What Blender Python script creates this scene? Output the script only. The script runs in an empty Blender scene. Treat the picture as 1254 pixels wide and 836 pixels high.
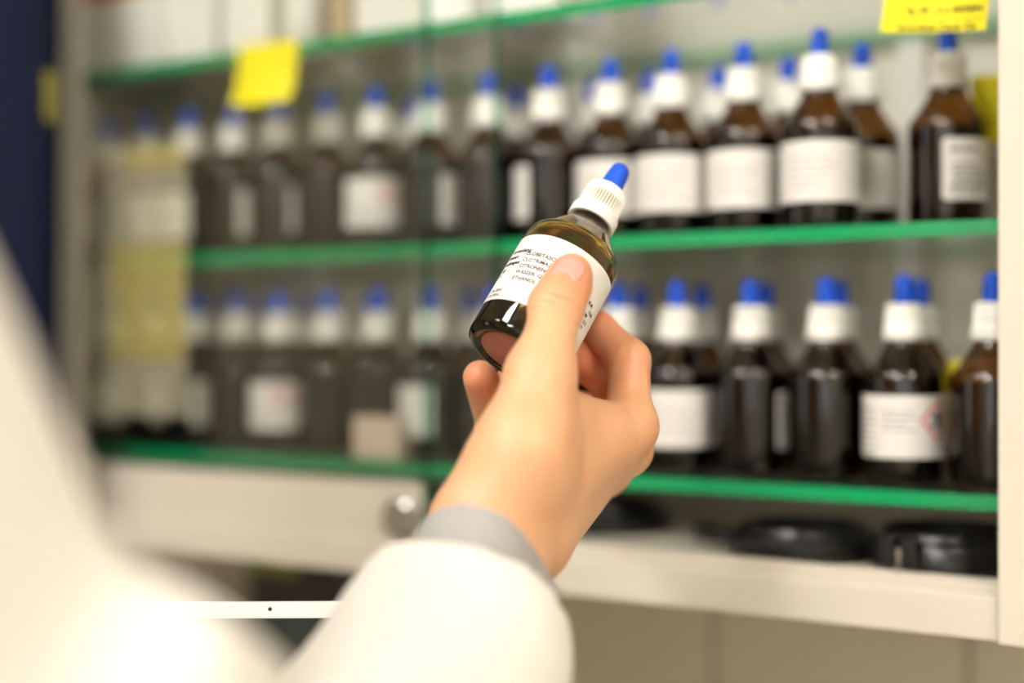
import bpy, bmesh, math, random
import numpy as np
from mathutils import Vector, Matrix
from mathutils.bvhtree import BVHTree

# ------------------------------------------------------------------ camera, world, lamps, exposure
SC = bpy.context.scene
COL = SC.collection
random.seed(7)
PI = math.pi
CAM = Vector((0.399, -0.6384, 1.45))
RGT = Vector((0.848, 0.530, 0.0)).normalized()
FWD = Vector((-0.530, 0.848, 0.0)).normalized()
UP = Vector((0, 0, 1))
FPX = 1742.0
cd = bpy.data.cameras.new('camera')
cam = bpy.data.objects.new('camera', cd)
COL.objects.link(cam)
cam.matrix_world = Matrix((
    (RGT.x, UP.x, -FWD.x, CAM.x),
    (RGT.y, UP.y, -FWD.y, CAM.y),
    (RGT.z, UP.z, -FWD.z, CAM.z),
    (0, 0, 0, 1)))
cd.sensor_width = 36.0
cd.lens = 36.0 * FPX / 1254.0
cd.clip_start = 0.02
cd.clip_end = 50
cd.dof.use_dof = True
cd.dof.focus_distance = 0.548
cd.dof.aperture_fstop = 2.1
cd.dof.aperture_blades = 0
SC.camera = cam

W = bpy.data.worlds.new('world')
SC.world = W
W.use_nodes = True
W.node_tree.nodes['Background'].inputs[0].default_value = (1.0, 0.97, 0.92, 1)
W.node_tree.nodes['Background'].inputs[1].default_value = 0.3
SC.view_settings.view_transform = 'Standard'
SC.view_settings.look = 'None'
SC.view_settings.gamma = 1.0
SC.view_settings.use_curve_mapping = False
SC.view_settings.exposure = 0.06
SC.cycles.transparent_max_bounces = 40
SC.cycles.max_bounces = 16
SC.cycles.transmission_bounces = 14
SC.cycles.glossy_bounces = 6
SC.cycles.diffuse_bounces = 8
SC.cycles.caustics_reflective = False
SC.cycles.sample_clamp_indirect = 6.0
# daylight falling in through the window behind the camera
dl = bpy.data.lights.new('daylight', 'AREA')
dl.shape = 'RECTANGLE'; dl.size = 1.9; dl.size_y = 1.5; dl.energy = 14; dl.color = (1.0, 0.98, 0.95)
dlo = bpy.data.objects.new('daylight', dl)
COL.objects.link(dlo)
dlo.location = (1.1, -3.45, 1.65); dlo.rotation_euler = (PI / 2, 0, 0)
dl2 = bpy.data.lights.new('added_light_left', 'AREA')  # added light outside the left wall, meant as haze in the panes
dl2.shape = 'RECTANGLE'; dl2.size = 0.62; dl2.size_y = 1.4; dl2.energy = 5.0; dl2.color = (1.0, 0.98, 0.93)
dlo2 = bpy.data.objects.new('added_light_left', dl2)
COL.objects.link(dlo2)
dlo2.location = (-2.42, -1.78, 1.6); dlo2.rotation_euler = (PI / 2, 0, -PI / 2)
# ceiling lamps, those after the first pair added as unseen fill: (x, y, length, width, power)
LAMPS = [(-0.12, -1.05, 0.3, 0.3, 42), (1.05, -0.88, 0.3, 0.3, 46), (-0.66, -1.25, 0.3, 0.3, 30), (1.75, -0.7, 0.3, 0.3, 36), (0.15, -2.4, 0.45, 0.45, 80)]
CEIL = 2.62

# ------------------------------------------------------------------ helpers
def cpt(px, py, d):
    """photograph pixel and distance ahead of the lens -> metres (right, ahead, up) from the lens"""
    return np.array([(px - 627.0) / FPX * d, d, -(py - 418.0) / FPX * d])

def to_world(p):
    return CAM + RGT * p[0] + FWD * p[1] + UP * p[2]

CAM2W = Matrix(((RGT.x, FWD.x, 0, CAM.x), (RGT.y, FWD.y, 0, CAM.y), (0, 0, 1, CAM.z), (0, 0, 0, 1)))

def on_plane(px, t):
    a = (px - 627.0) / FPX
    y = (0.6384 + t) / (0.530 * a + 0.848)
    p = CAM + RGT * (a * y) + FWD * y
    return p.x, y

def rgb(r, g, b):
    def f(c):
        c /= 255.0
        return c / 12.92 if c <= 0.04045 else ((c + 0.055) / 1.055) ** 2.4
    return (f(r), f(g), f(b), 1)

def new_mat(name):
    m = bpy.data.materials.new(name)
    m.use_nodes = True
    nt = m.node_tree
    for n in list(nt.nodes):
        nt.nodes.remove(n)
    out = nt.nodes.new('ShaderNodeOutputMaterial')
    return m, nt, out

def pmat(name, col, rough=0.5, spec=0.5, noise=0.0, nscale=40, bump=0.0, bscale=200, metal=0.0, sss=0.0, sssr=(1, .3, .15), scale=0.004, coat=0.0):
    m, nt, out = new_mat(name)
    b = nt.nodes.new('ShaderNodeBsdfPrincipled')
    b.inputs['Base Color'].default_value = col
    b.inputs['Roughness'].default_value = rough
    b.inputs['Specular IOR Level'].default_value = spec
    b.inputs['Metallic'].default_value = metal
    b.inputs['Coat Weight'].default_value = coat
    if sss:
        b.inputs['Subsurface Weight'].default_value = sss
        b.inputs['Subsurface Radius'].default_value = sssr
        b.inputs['Subsurface Scale'].default_value = scale
    tc = nt.nodes.new('ShaderNodeTexCoord')
    if noise:
        n = nt.nodes.new('ShaderNodeTexNoise')
        n.inputs['Scale'].default_value = nscale
        n.inputs['Detail'].default_value = 4
        nt.links.new(tc.outputs['Object'], n.inputs['Vector'])
        mx = nt.nodes.new('ShaderNodeMix')
        mx.data_type = 'RGBA'
        mx.inputs['A'].default_value = tuple(c * (1 - noise) for c in col[:3]) + (1,)
        mx.inputs['B'].default_value = tuple(min(1, c * (1 + noise)) for c in col[:3]) + (1,)
        nt.links.new(n.outputs['Fac'], mx.inputs['Factor'])
        nt.links.new(mx.outputs['Result'], b.inputs['Base Color'])
    if bump:
        n = nt.nodes.new('ShaderNodeTexNoise')
        n.inputs['Scale'].default_value = bscale
        n.inputs['Detail'].default_value = 3
        nt.links.new(tc.outputs['Object'], n.inputs['Vector'])
        bp = nt.nodes.new('ShaderNodeBump')
        bp.inputs['Strength'].default_value = bump
        bp.inputs['Distance'].default_value = 0.001
        nt.links.new(n.outputs['Fac'], bp.inputs['Height'])
        nt.links.new(bp.outputs['Normal'], b.inputs['Normal'])
    nt.links.new(b.outputs[0], out.inputs[0])
    return m

def thin_glass(name, tint, f0=0.045, rough=0.0, gloss=(1, 1, 1, 1)):
    """thin tinted glass: clear tinted transmission with a mirror that grows towards grazing angles"""
    m, nt, out = new_mat(name)
    tr = nt.nodes.new('ShaderNodeBsdfTransparent')
    tr.inputs[0].default_value = tint
    gl = nt.nodes.new('ShaderNodeBsdfGlossy')
    gl.inputs['Color'].default_value = gloss
    gl.inputs['Roughness'].default_value = rough
    lw = nt.nodes.new('ShaderNodeLayerWeight')
    lw.inputs[0].default_value = 0.5
    pw = nt.nodes.new('ShaderNodeMath'); pw.operation = 'POWER'; pw.inputs[1].default_value = 5
    mu = nt.nodes.new('ShaderNodeMath'); mu.operation = 'MULTIPLY_ADD'
    mu.inputs[1].default_value = 1 - f0; mu.inputs[2].default_value = f0
    nt.links.new(lw.outputs['Facing'], pw.inputs[0])
    nt.links.new(pw.outputs[0], mu.inputs[0])
    mx = nt.nodes.new('ShaderNodeMixShader')
    nt.links.new(mu.outputs[0], mx.inputs[0])
    nt.links.new(tr.outputs[0], mx.inputs[1])
    nt.links.new(gl.outputs[0], mx.inputs[2])
    nt.links.new(mx.outputs[0], out.inputs[0])
    return m

def glass_mat(name, col, rough=0.0, ior=1.5):
    m, nt, out = new_mat(name)
    g = nt.nodes.new('ShaderNodeBsdfPrincipled')
    g.inputs['Base Color'].default_value = col
    g.inputs['Roughness'].default_value = rough
    g.inputs['IOR'].default_value = ior
    g.inputs['Transmission Weight'].default_value = 1.0
    nt.links.new(g.outputs[0], out.inputs[0])
    return m

def emit_mat(name, col, s):
    m, nt, out = new_mat(name)
    e = nt.nodes.new('ShaderNodeEmission')
    e.inputs[0].default_value = col
    e.inputs[1].default_value = s
    nt.links.new(e.outputs[0], out.inputs[0])
    return m

M = {}
M['cream'] = pmat('cream laminate', rgb(208, 200, 185), 0.38, 0.5, 0.02, 6)
M['back'] = pmat('grey white back panel', rgb(236, 232, 220), 0.5, 0.4, 0.03, 8)
M['wall'] = pmat('warm white plaster', rgb(232, 226, 212), 0.8, 0.3, 0.03, 5, 0.1, 120)
M['wall_dim'] = pmat('taupe darkened plaster', rgb(150, 142, 124), 0.8, 0.3, 0.03, 5, 0.1, 120)  # left wall darkened so the panes mirror a dimmer room
M['ceil'] = pmat('white ceiling board', rgb(240, 238, 230), 0.8, 0.3)
M['floor'] = pmat('grey vinyl floor', rgb(150, 146, 138), 0.4, 0.5, 0.08, 30)
M['shelf'] = thin_glass('pale green shelf glass', (0.975, 0.992, 0.982, 1), 0.04)
M['shelf_edge'] = pmat('green glass edge', rgb(14, 150, 92), 0.12, 0.6, 0.06, 14)
M['pane'] = thin_glass('clear sliding pane glass', (0.994, 0.998, 0.995, 1), 0.036)
M['pane_edge'] = thin_glass('polished green pane edge', (0.20, 0.50, 0.40, 1), 0.08, 0.1)
M['amber'] = thin_glass('amber bottle glass', (0.40, 0.24, 0.08, 1), 0.06, 0.02)
M['liquid'] = thin_glass('brown tincture', (0.26, 0.125, 0.07, 1), 0.0)
M['hero_glass'] = glass_mat('thick amber glass', (0.60, 0.38, 0.08, 1), 0.0, 1.5)
M['white'] = pmat('white screw cap plastic', rgb(243, 241, 234), 0.38, 0.5)
M['blue'] = pmat('blue rubber', rgb(0, 80, 212), 0.45, 0.45)
M['label'] = pmat('white label paper', rgb(226, 222, 217), 0.6, 0.3, 0.02, 60)
M['ink'] = pmat('black print', rgb(38, 36, 40), 0.7, 0.2)
M['grey_ink'] = pmat('grey print', rgb(120, 118, 114), 0.7, 0.2)
M['red_ink'] = pmat('red print', rgb(226, 70, 62), 0.7, 0.2)
M['yellow'] = pmat('yellow paper label', rgb(244, 230, 10), 0.55, 0.3, 0.03, 60)
M['black'] = pmat('black plastic', rgb(22, 21, 21), 0.28, 0.5, 0.1, 50)
M['steel'] = pmat('chromed steel', rgb(200, 198, 194), 0.2, 0.5, metal=1.0)
M['coat'] = pmat('white coat cotton', rgb(226, 222, 215), 0.85, 0.2, 0.015, 30, 0.25, 900)
M['knit'] = pmat('grey knit cuff', rgb(166, 164, 163), 0.9, 0.1, 0.05, 300, 0.5, 1200)
M['skin'] = pmat('skin', rgb(220, 168, 128), 0.40, 0.4, 0.07, 60, 0.18, 700, sss=0.25, sssr=(1, .35, .18), scale=0.004)
def skin_flush(m):
    nt = m.node_tree
    b = [n for n in nt.nodes if n.type == 'BSDF_PRINCIPLED'][0]
    src = b.inputs['Base Color'].links[0].from_socket
    at = nt.nodes.new('ShaderNodeAttribute'); at.attribute_name = 'flush'
    mx = nt.nodes.new('ShaderNodeMix'); mx.data_type = 'RGBA'
    mx.inputs['B'].default_value = rgb(224, 132, 98)
    nt.links.new(src, mx.inputs['A']); nt.links.new(at.outputs['Fac'], mx.inputs['Factor'])
    nt.links.new(mx.outputs['Result'], b.inputs['Base Color'])
skin_flush(M['skin'])
M['nail'] = pmat('thumbnail', rgb(224, 156, 144), 0.22, 0.5, 0.03, 300, sss=0.2, coat=0.3)
M['hair'] = pmat('brown hair', rgb(62, 42, 28), 0.6, 0.3, 0.3, 90, 0.6, 300)
M['trousers'] = pmat('dark grey trousers', rgb(60, 62, 68), 0.9, 0.1)
M['shoe'] = pmat('black shoe leather', rgb(25, 24, 24), 0.35)
M['navy'] = pmat('navy cloth', rgb(17, 22, 44), 0.9, 0.15, 0.2, 60, 0.4, 600)
M['carton'] = pmat('white carton', rgb(240, 238, 230), 0.55, 0.4, 0.02, 30)
M['jar'] = pmat('white jar plastic', rgb(243, 242, 236), 0.35, 0.5)
M['tan'] = pmat('tan gap block', rgb(196, 176, 140), 0.7, 0.3, 0.05, 30)
M['beige'] = pmat('beige reflection tone', rgb(214, 196, 176), 0.7, 0.3, 0.05, 30)
M['tablet'] = pmat('white tablet frame', rgb(250, 249, 240), 0.2, 0.5)
M['screen'] = pmat('dark tablet screen', rgb(30, 38, 34), 0.06, 0.5)
M['grey_dark'] = pmat('dark grey plastic', rgb(70, 66, 62), 0.5)
M['lime'] = pmat('lime green plastic', rgb(170, 180, 40), 0.5)
M['olive'] = pmat('olive yellow cloth', rgb(120, 114, 36), 0.8)
M['base_tone'] = pmat('pinkish brown disc', rgb(178, 112, 92), 0.5, 0.4, 0.1, 200)  # pinkish brown tone of the bottle base

# tiled wall
def tile_material():
    m, nt, out = new_mat('beige wall tiles')
    b = nt.nodes.new('ShaderNodeBsdfPrincipled')
    b.inputs['Roughness'].default_value = 0.45
    tc = nt.nodes.new('ShaderNodeTexCoord')
    sp = nt.nodes.new('ShaderNodeSeparateXYZ')
    cb = nt.nodes.new('ShaderNodeCombineXYZ')
    nt.links.new(tc.outputs['Object'], sp.inputs[0])
    nt.links.new(sp.outputs['X'], cb.inputs['X'])
    nt.links.new(sp.outputs['Z'], cb.inputs['Y'])
    br = nt.nodes.new('ShaderNodeTexBrick')
    br.offset = 0.0
    br.inputs['Color1'].default_value = rgb(206, 196, 176)
    br.inputs['Color2'].default_value = rgb(201, 191, 171)
    br.inputs['Mortar'].default_value = rgb(150, 144, 132)
    br.inputs['Scale'].default_value = 1.0
    br.inputs['Brick Width'].default_value = 0.155
    br.inputs['Row Height'].default_value = 0.155
    br.inputs['Mortar Size'].default_value = 0.0022
    mp = nt.nodes.new('ShaderNodeMapping')
    mp.inputs['Location'].default_value = (0.117, 0.05, 0)
    nt.links.new(cb.outputs[0], mp.inputs[0])
    nt.links.new(mp.outputs[0], br.inputs[0])
    nt.links.new(br.outputs['Color'], b.inputs['Base Color'])
    nt.links.new(b.outputs[0], out.inputs[0])
    return m
M['tile'] = tile_material()

def link(name, me, parent=None, mats=(), smooth=False):
    o = bpy.data.objects.new(name, me)
    COL.objects.link(o)
    for m in mats:
        if m is not None and len(me.materials) < len(mats):
            me.materials.append(m)
    if smooth:
        me.polygons.foreach_set('use_smooth', [True] * len(me.polygons))
    if parent is not None:
        o.parent = parent
    return o

def bm_mesh(bm, name, recalc=True):
    me = bpy.data.meshes.new(name)
    if recalc:
        bmesh.ops.recalc_face_normals(bm, faces=bm.faces)
    bm.to_mesh(me)
    bm.free()
    return me

def add_box(bm, lo, hi, mi=0, bevel=0.0):
    vs = [bm.verts.new((x, y, z)) for x in (lo[0], hi[0]) for y in (lo[1], hi[1]) for z in (lo[2], hi[2])]
    fs = [(0, 1, 3, 2), (4, 6, 7, 5), (0, 4, 5, 1), (2, 3, 7, 6), (0, 2, 6, 4), (1, 5, 7, 3)]
    faces = [bm.faces.new([vs[i] for i in f]) for f in fs]
    for f in faces:
        f.material_index = mi
    if bevel:
        es = list({e for f in faces for e in f.edges})
        bmesh.ops.bevel(bm, geom=es, offset=bevel, segments=2, profile=0.5, affect='EDGES')
    return faces

def box_obj(name, lo, hi, mat, parent=None, bevel=0.001, recentre=False):
    bm = bmesh.new()
    add_box(bm, lo, hi, 0, bevel)
    return link(name, bm_mesh(bm, name), parent, [mat])

def lathe(profile, n=48, ripple=None):
    """profile: (radius, z) pairs; ripple(i, k) scales the radius of profile point i at segment k"""
    bm = bmesh.new()
    rings = []
    for i, (r, z) in enumerate(profile):
        if r < 1e-6:
            rings.append([bm.verts.new((0, 0, z))])
        else:
            ring = []
            for k in range(n):
                a = 2 * PI * k / n
                rr = r * (ripple(i, k) if ripple else 1)
                ring.append(bm.verts.new((rr * math.cos(a), rr * math.sin(a), z)))
            rings.append(ring)
    for A, B in zip(rings, rings[1:]):
        if len(A) == 1 and len(B) == 1:
            continue
        for k in range(n):
            k2 = (k + 1) % n
            if len(A) == 1:
                bm.faces.new((A[0], B[k2], B[k]))
            elif len(B) == 1:
                bm.faces.new((A[k], A[k2], B[0]))
            else:
                bm.faces.new((A[k], A[k2], B[k2], B[k]))
    return bm

def sharp_smooth(me, ang=35):
    me.polygons.foreach_set('use_smooth', [True] * len(me.polygons))
    try:
        me.set_sharp_from_angle(angle=math.radians(ang))
    except Exception:
        pass

def tag(o, label, cat, group=None, kind=None):
    o['label'] = label
    o['category'] = cat
    if group:
        o['group'] = group
    if kind:
        o['kind'] = kind
    return o

def struct(o):
    o['kind'] = 'structure'
    return o

def empty(name, loc=(0, 0, 0), rot=None):
    o = bpy.data.objects.new(name, None)
    COL.objects.link(o)
    o.location = loc
    o.empty_display_size = 0.02
    if rot:
        o.rotation_euler = rot
    return o

def bend(pts, R):
    """flat (x, z) -> round a cylinder of radius R whose front faces -Y"""
    return [(R * math.sin(x / R), -R * math.cos(x / R), z) for x, z in pts]

def text_mesh(txt, size, x, z, R=None, bold=0.0):
    cu = bpy.data.curves.new('t', 'FONT')
    cu.body = txt
    cu.size = size
    cu.offset = bold
    cu.resolution_u = 3
    ob = bpy.data.objects.new('t', cu)
    COL.objects.link(ob)
    dg = bpy.context.evaluated_depsgraph_get()
    me = bpy.data.meshes.new_from_object(ob.evaluated_get(dg))
    bpy.data.objects.remove(ob)
    vs = [(v.co.x + x, v.co.y + z) for v in me.vertices]
    fs = [tuple(p.vertices) for p in me.polygons]
    bpy.data.meshes.remove(me)
    return vs, fs

def quad_strip(x0, z0, x1, z1, w, n=4):
    """thin straight line from one point to another, n pieces long"""
    dx, dz = x1 - x0, z1 - z0
    L = math.hypot(dx, dz)
    nx, nz = -dz / L * w / 2, dx / L * w / 2
    vs, fs = [], []
    for i in range(n + 1):
        t = i / n
        vs += [(x0 + dx * t + nx, z0 + dz * t + nz), (x0 + dx * t - nx, z0 + dz * t - nz)]
    for i in range(n):
        fs.append((2 * i, 2 * i + 1, 2 * i + 3, 2 * i + 2))
    return vs, fs

def print_mesh(name, pieces, mapper):
    verts, faces = [], []
    for vs, fs in pieces:
        o = len(verts)
        verts += mapper(vs)
        faces += [tuple(i + o for i in f) for f in fs]
    me = bpy.data.meshes.new(name)
    me.from_pydata(verts, [], faces)
    return me

# signed-distance modelling: one continuous skin from tapered limbs
class Field:
    def __init__(self, lo, hi, h):
        self.lo = np.array(lo, dtype=np.float32); self.h = h
        self.n = np.ceil((np.array(hi) - np.array(lo)) / h).astype(int) + 1
        self.ax = [self.lo[i] + h * np.arange(self.n[i], dtype=np.float32) for i in range(3)]
    def blank(self):
        return np.full(self.n, 1.0, dtype=np.float32)
    def sl(self, lo, hi):
        s = []
        for i in range(3):
            a = max(0, int(math.floor((lo[i] - self.lo[i]) / self.h)))
            b = min(self.n[i], int(math.ceil((hi[i] - self.lo[i]) / self.h)) + 1)
            s.append(slice(a, max(a, b)))
        return tuple(s)
    def grid(self, s):
        return np.meshgrid(self.ax[0][s[0]], self.ax[1][s[1]], self.ax[2][s[2]], indexing='ij', sparse=True)
    def smin(self, D, s, d, k):
        a = D[s]
        if k > 0:
            hh = np.maximum(k - np.abs(a - d), 0) / k
            D[s] = np.minimum(a, d) - hh * hh * k * 0.25
        else:
            D[s] = np.minimum(a, d)
    def limb(self, D, a, b, ra, rb, k):
        a = np.array(a, dtype=np.float32); b = np.array(b, dtype=np.float32)
        m = max(ra, rb) + 2.5 * k + 3 * self.h
        s = self.sl(np.minimum(a, b) - m, np.maximum(a, b) + m)
        X, Y, Z = self.grid(s)
        ab = b - a
        L2 = float(ab @ ab) + 1e-12
        t = np.clip(((X - a[0]) * ab[0] + (Y - a[1]) * ab[1] + (Z - a[2]) * ab[2]) / L2, 0, 1)
        d = np.sqrt((X - a[0] - t * ab[0]) ** 2 + (Y - a[1] - t * ab[1]) ** 2 + (Z - a[2] - t * ab[2]) ** 2) - (ra + (rb - ra) * t)
        self.smin(D, s, d, k)
    def blob(self, D, c, r, k):
        r = np.array(r, dtype=np.float32)
        m = float(r.max()) + 2.5 * k + 3 * self.h
        s = self.sl(np.array(c) - m, np.array(c) + m)
        X, Y, Z = self.grid(s)
        q = np.sqrt(((X - c[0]) / r[0]) ** 2 + ((Y - c[1]) / r[1]) ** 2 + ((Z - c[2]) / r[2]) ** 2)
        self.smin(D, s, (q - 1) * float(r.min()), k)
    def chain(self, D, pts, k):
        for (a, ra), (b, rb) in zip(pts, pts[1:]):
            self.limb(D, a, b, ra, rb, k)
    def crease(self, D, p, axis, amp, w, reach):
        p = np.array(p); axis = np.array(axis) / np.linalg.norm(axis)
        s = self.sl(p - reach * 1.2, p + reach * 1.2)
        X, Y, Z = self.grid(s)
        q = (X - p[0]) * axis[0] + (Y - p[1]) * axis[1] + (Z - p[2]) * axis[2]
        r = np.sqrt((X - p[0]) ** 2 + (Y - p[1]) ** 2 + (Z - p[2]) ** 2)
        D[s] += amp * np.exp(-(q / w) ** 2) * np.clip(1 - r / reach, 0, 1)
    def dent(self, D, p, amp, reach):
        s = self.sl(np.array(p) - reach * 2.5, np.array(p) + reach * 2.5)
        X, Y, Z = self.grid(s)
        r2 = (X - p[0]) ** 2 + (Y - p[1]) ** 2 + (Z - p[2]) ** 2
        D[s] += amp * np.exp(-r2 / reach ** 2)
    def cut_cylinder(self, D, a, ax, L, R):
        a = np.array(a); ax = np.array(ax) / np.linalg.norm(ax)
        s = tuple(slice(0, n) for n in self.n)
        X, Y, Z = self.grid(s)
        t = (X - a[0]) * ax[0] + (Y - a[1]) * ax[1] + (Z - a[2]) * ax[2]
        r = np.sqrt(np.maximum((X - a[0]) ** 2 + (Y - a[1]) ** 2 + (Z - a[2]) ** 2 - t * t, 0))
        d = np.maximum(r - R, np.maximum(-t, t - L))
        D[:] = np.maximum(D, -d)
    def mesh(self, D):
        """surface nets"""
        ins = D < 0
        n = self.n
        c = [ins[i:n[0] - 1 + i, j:n[1] - 1 + j, k:n[2] - 1 + k] for i in (0, 1) for j in (0, 1) for k in (0, 1)]
        cnt = sum(x.astype(np.int8) for x in c)
        act = (cnt > 0) & (cnt < 8)
        idx = np.argwhere(act)
        vid = np.full(act.shape, -1, dtype=np.int64)
        vid[act] = np.arange(len(idx))
        acc = np.zeros((len(idx), 3)); num = np.zeros(len(idx))
        off = [(i, j, k) for i in (0, 1) for j in (0, 1) for k in (0, 1)]
        for p in range(8):
            for q in range(p + 1, 8):
                if sum(abs(off[p][i] - off[q][i]) for i in range(3)) != 1:
                    continue
                A = idx + off[p]; B = idx + off[q]
                da = D[A[:, 0], A[:, 1], A[:, 2]].astype(float); db = D[B[:, 0], B[:, 1], B[:, 2]].astype(float)
                ok = (da < 0) != (db < 0)
                t = np.where(ok, da / np.where(da - db == 0, 1, da - db), 0)
                P = A + (B - A) * t[:, None]
                acc[ok] += P[ok]; num[ok] += 1
        V = acc / num[:, None] * self.h + self.lo
        F = []
        for axn in range(3):
            o = [0, 0, 0]; o[axn] = 1
            lo = [1, 1, 1]; lo[axn] = 0
            sA = tuple(slice(lo[i], n[i] - 1) for i in range(3))
            sB = tuple(slice(lo[i] + o[i], n[i] - 1 + o[i]) for i in range(3))
            a = ins[sA]; b = ins[sB]
            e = np.argwhere(a != b) + lo
            fl = ins[e[:, 0], e[:, 1], e[:, 2]]
            u, v = [(1, 2), (2, 0), (0, 1)][axn]
            def cell(du, dv):
                q = e.copy(); q[:, u] -= du; q[:, v] -= dv
                return vid[q[:, 0], q[:, 1], q[:, 2]]
            Q = np.stack([cell(1, 1), cell(0, 1), cell(0, 0), cell(1, 0)], 1)
            Q[~fl] = Q[~fl][:, ::-1]
            F.append(Q)
        F = np.concatenate(F)
        F = F[(F >= 0).all(1)]
        return V, F

def relax(V, F, n=2, lam=0.5):
    e = np.concatenate([F[:, [0, 1]], F[:, [1, 2]], F[:, [2, 3]], F[:, [3, 0]]])
    for _ in range(n):
        S = np.zeros_like(V); c = np.zeros(len(V))
        for a, b in ((0, 1), (1, 0)):
            np.add.at(S, e[:, a], V[e[:, b]]); np.add.at(c, e[:, a], 1)
        V = V + lam * (S / c[:, None] - V)
    return V

def vf_mesh(name, parts, mat):
    Vs, Fs, o = [], [], 0
    for V, F in parts:
        Vs.append(V); Fs.append(F + o); o += len(V)
    V = np.concatenate(Vs); F = np.concatenate(Fs)
    me = bpy.data.meshes.new(name)
    me.from_pydata([tuple(v) for v in V], [], [tuple(f) for f in F])
    me.materials.append(mat)
    me.polygons.foreach_set('use_smooth', [True] * len(me.polygons))
    return me

# ------------------------------------------------------------------ the room
X0, X1, Y0, Y1 = -2.3, 2.3, -3.2, 0.175
def room_box(name, lo, hi, mat):
    return struct(box_obj(name, lo, hi, mat, bevel=0))
room_box('floor', (X0 - .1, Y0 - .1, -0.1), (X1 + .1, Y1 + .1, 0.0), M['floor'])
room_box('ceiling', (X0 - .1, Y0 - .1, CEIL), (X1 + .1, Y1 + .1, CEIL + .1), M['ceil'])
room_box('wall_tiled', (X0 - .1, Y1, 0), (X1 + .1, Y1 + .1, CEIL), M['tile'])
bm = bmesh.new()
for lo, hi in (((X0 - .1, Y0, 0), (X0, -2.07, CEIL)), ((X0 - .1, -1.49, 0), (X0, Y1, CEIL)), ((X0 - .1, -2.07, 0), (X0, -1.49, 0.95)), ((X0 - .1, -2.07, 2.25), (X0, -1.49, CEIL))):
    add_box(bm, lo, hi)
struct(link('wall_left', bm_mesh(bm, 'wall_left'), None, [M['wall_dim']]))
bm = bmesh.new()
for lo, hi in (((-.07, -2.07, .95), (-.02, -2.03, 2.25)), ((-.07, -1.53, .95), (-.02, -1.49, 2.25)), ((-.07, -2.07, .95), (-.02, -1.49, .99)), ((-.07, -2.07, 2.21), (-.02, -1.49, 2.25))):
    add_box(bm, (X0 + lo[0], lo[1], lo[2]), (X0 + hi[0], hi[1], hi[2]))
struct(link('added_window', bm_mesh(bm, 'added_window'), None, [M['white']]))  # added unseen window, there only for the left haze light
room_box('wall_right', (X1, Y0, 0), (X1 + .1, Y1, CEIL), M['wall'])
WX0, WX1, WZ0, WZ1 = 0.25, 1.95, 0.95, 2.25
bm = bmesh.new()
for lo, hi in (((X0 - .1, Y0 - .1, 0), (WX0, Y0, CEIL)), ((WX1, Y0 - .1, 0), (X1 + .1, Y0, CEIL)),
               ((WX0, Y0 - .1, 0), (WX1, Y0, WZ0)), ((WX0, Y0 - .1, WZ1), (WX1, Y0, CEIL))):
    add_box(bm, lo, hi)
struct(link('wall_rear', bm_mesh(bm, 'wall_rear'), None, [M['wall']]))
bm = bmesh.new()
for lo, hi in (((WX0, -.08, WZ0), (WX0 + .05, -.02, WZ1)), ((WX1 - .05, -.08, WZ0), (WX1, -.02, WZ1)), ((WX0, -.08, WZ0), (WX1, -.02, WZ0 + .05)),
               ((WX0, -.08, WZ1 - .05), (WX1, -.02, WZ1)), ((1.06, -.08, WZ0), (1.14, -.02, WZ1)), ((WX0, -.075, 1.72), (WX1, -.025, 1.78))):
    add_box(bm, (lo[0], Y0 + lo[1], lo[2]), (hi[0], Y0 + hi[1], hi[2]))
struct(link('window_1', bm_mesh(bm, 'window_1'), None, [M['white']]))

for i, (lx, ly, ll, lw, lp) in enumerate(LAMPS):
    t = empty('ceiling_light', (lx, ly, CEIL))
    tag(t, ['square ceiling lamp above the person in the white coat', 'square ceiling lamp in front of the bottle cabinet',
            'added square fill lamp nearest the left wall', 'added square fill lamp nearest the right wall', 'added square fill lamp at the rear of the room'][i],
        'lamp', 'square ceiling lamps')
    bm = bmesh.new()
    add_box(bm, (-lw / 2 - .02, -ll / 2 - .02, -0.05), (lw / 2 + .02, ll / 2 + .02, 0), 0, 0.004)
    link('housing', bm_mesh(bm, 'housing'), t, [M['white']])
    bm = bmesh.new()
    add_box(bm, (-lw / 2, -ll / 2, -0.06), (lw / 2, ll / 2, -0.0505), 0, 0.003)
    link('diffuser', bm_mesh(bm, 'diffuser'), t, [emit_mat('lamp diffuser', (1.0, 0.96, 0.90, 1), lp)])

# ------------------------------------------------------------------ the cabinet
ZB = CAM.z - 0.1045          # top of bottom board
ZBF = CAM.z - 0.1262         # underside
ZT = CAM.z + 0.36
XL, XR = -0.366, 0.318
XLI, XRI = -0.3535, 0.290
cab = empty('wall_cabinet', (0, 0.16, ZBF))
tag(cab, 'cream wall cabinet with glass shelves full of brown dropper bottles', 'cabinet')
def cab_box(name, lo, hi, mat, bevel=0.0008, parent=cab, base=Vector((0, 0.16, ZBF))):
    bm = bmesh.new()
    add_box(bm, Vector(lo) - base, Vector(hi) - base, 0, bevel)
    return link(name, bm_mesh(bm, name), parent, [mat])
cab_box('back_panel', (XL + .002, 0.160, ZBF + .002), (XR - .002, 0.174, ZT - .002), M['back'])
cab_box('side_panel', (XL, -0.0235, ZBF), (XLI, 0.160, ZT), M['cream'])
cab_box('side_panel', (XRI, -0.0235, ZBF), (XR, 0.160, ZT), M['cream'])
cab_box('front_stile', (0.2560, -0.0262, ZBF - 0.0006), (XR + .022, -0.0235, ZT), M['cream'], 0.0006)
cab_box('front_stile', (XL, -0.0262, ZBF - 0.0006), (-0.3035, -0.0235, ZT), M['cream'], 0.0006)
cab_box('top_board', (XLI, -0.02, ZT - .018), (XRI, 0.160, ZT), M['cream'])
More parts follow.
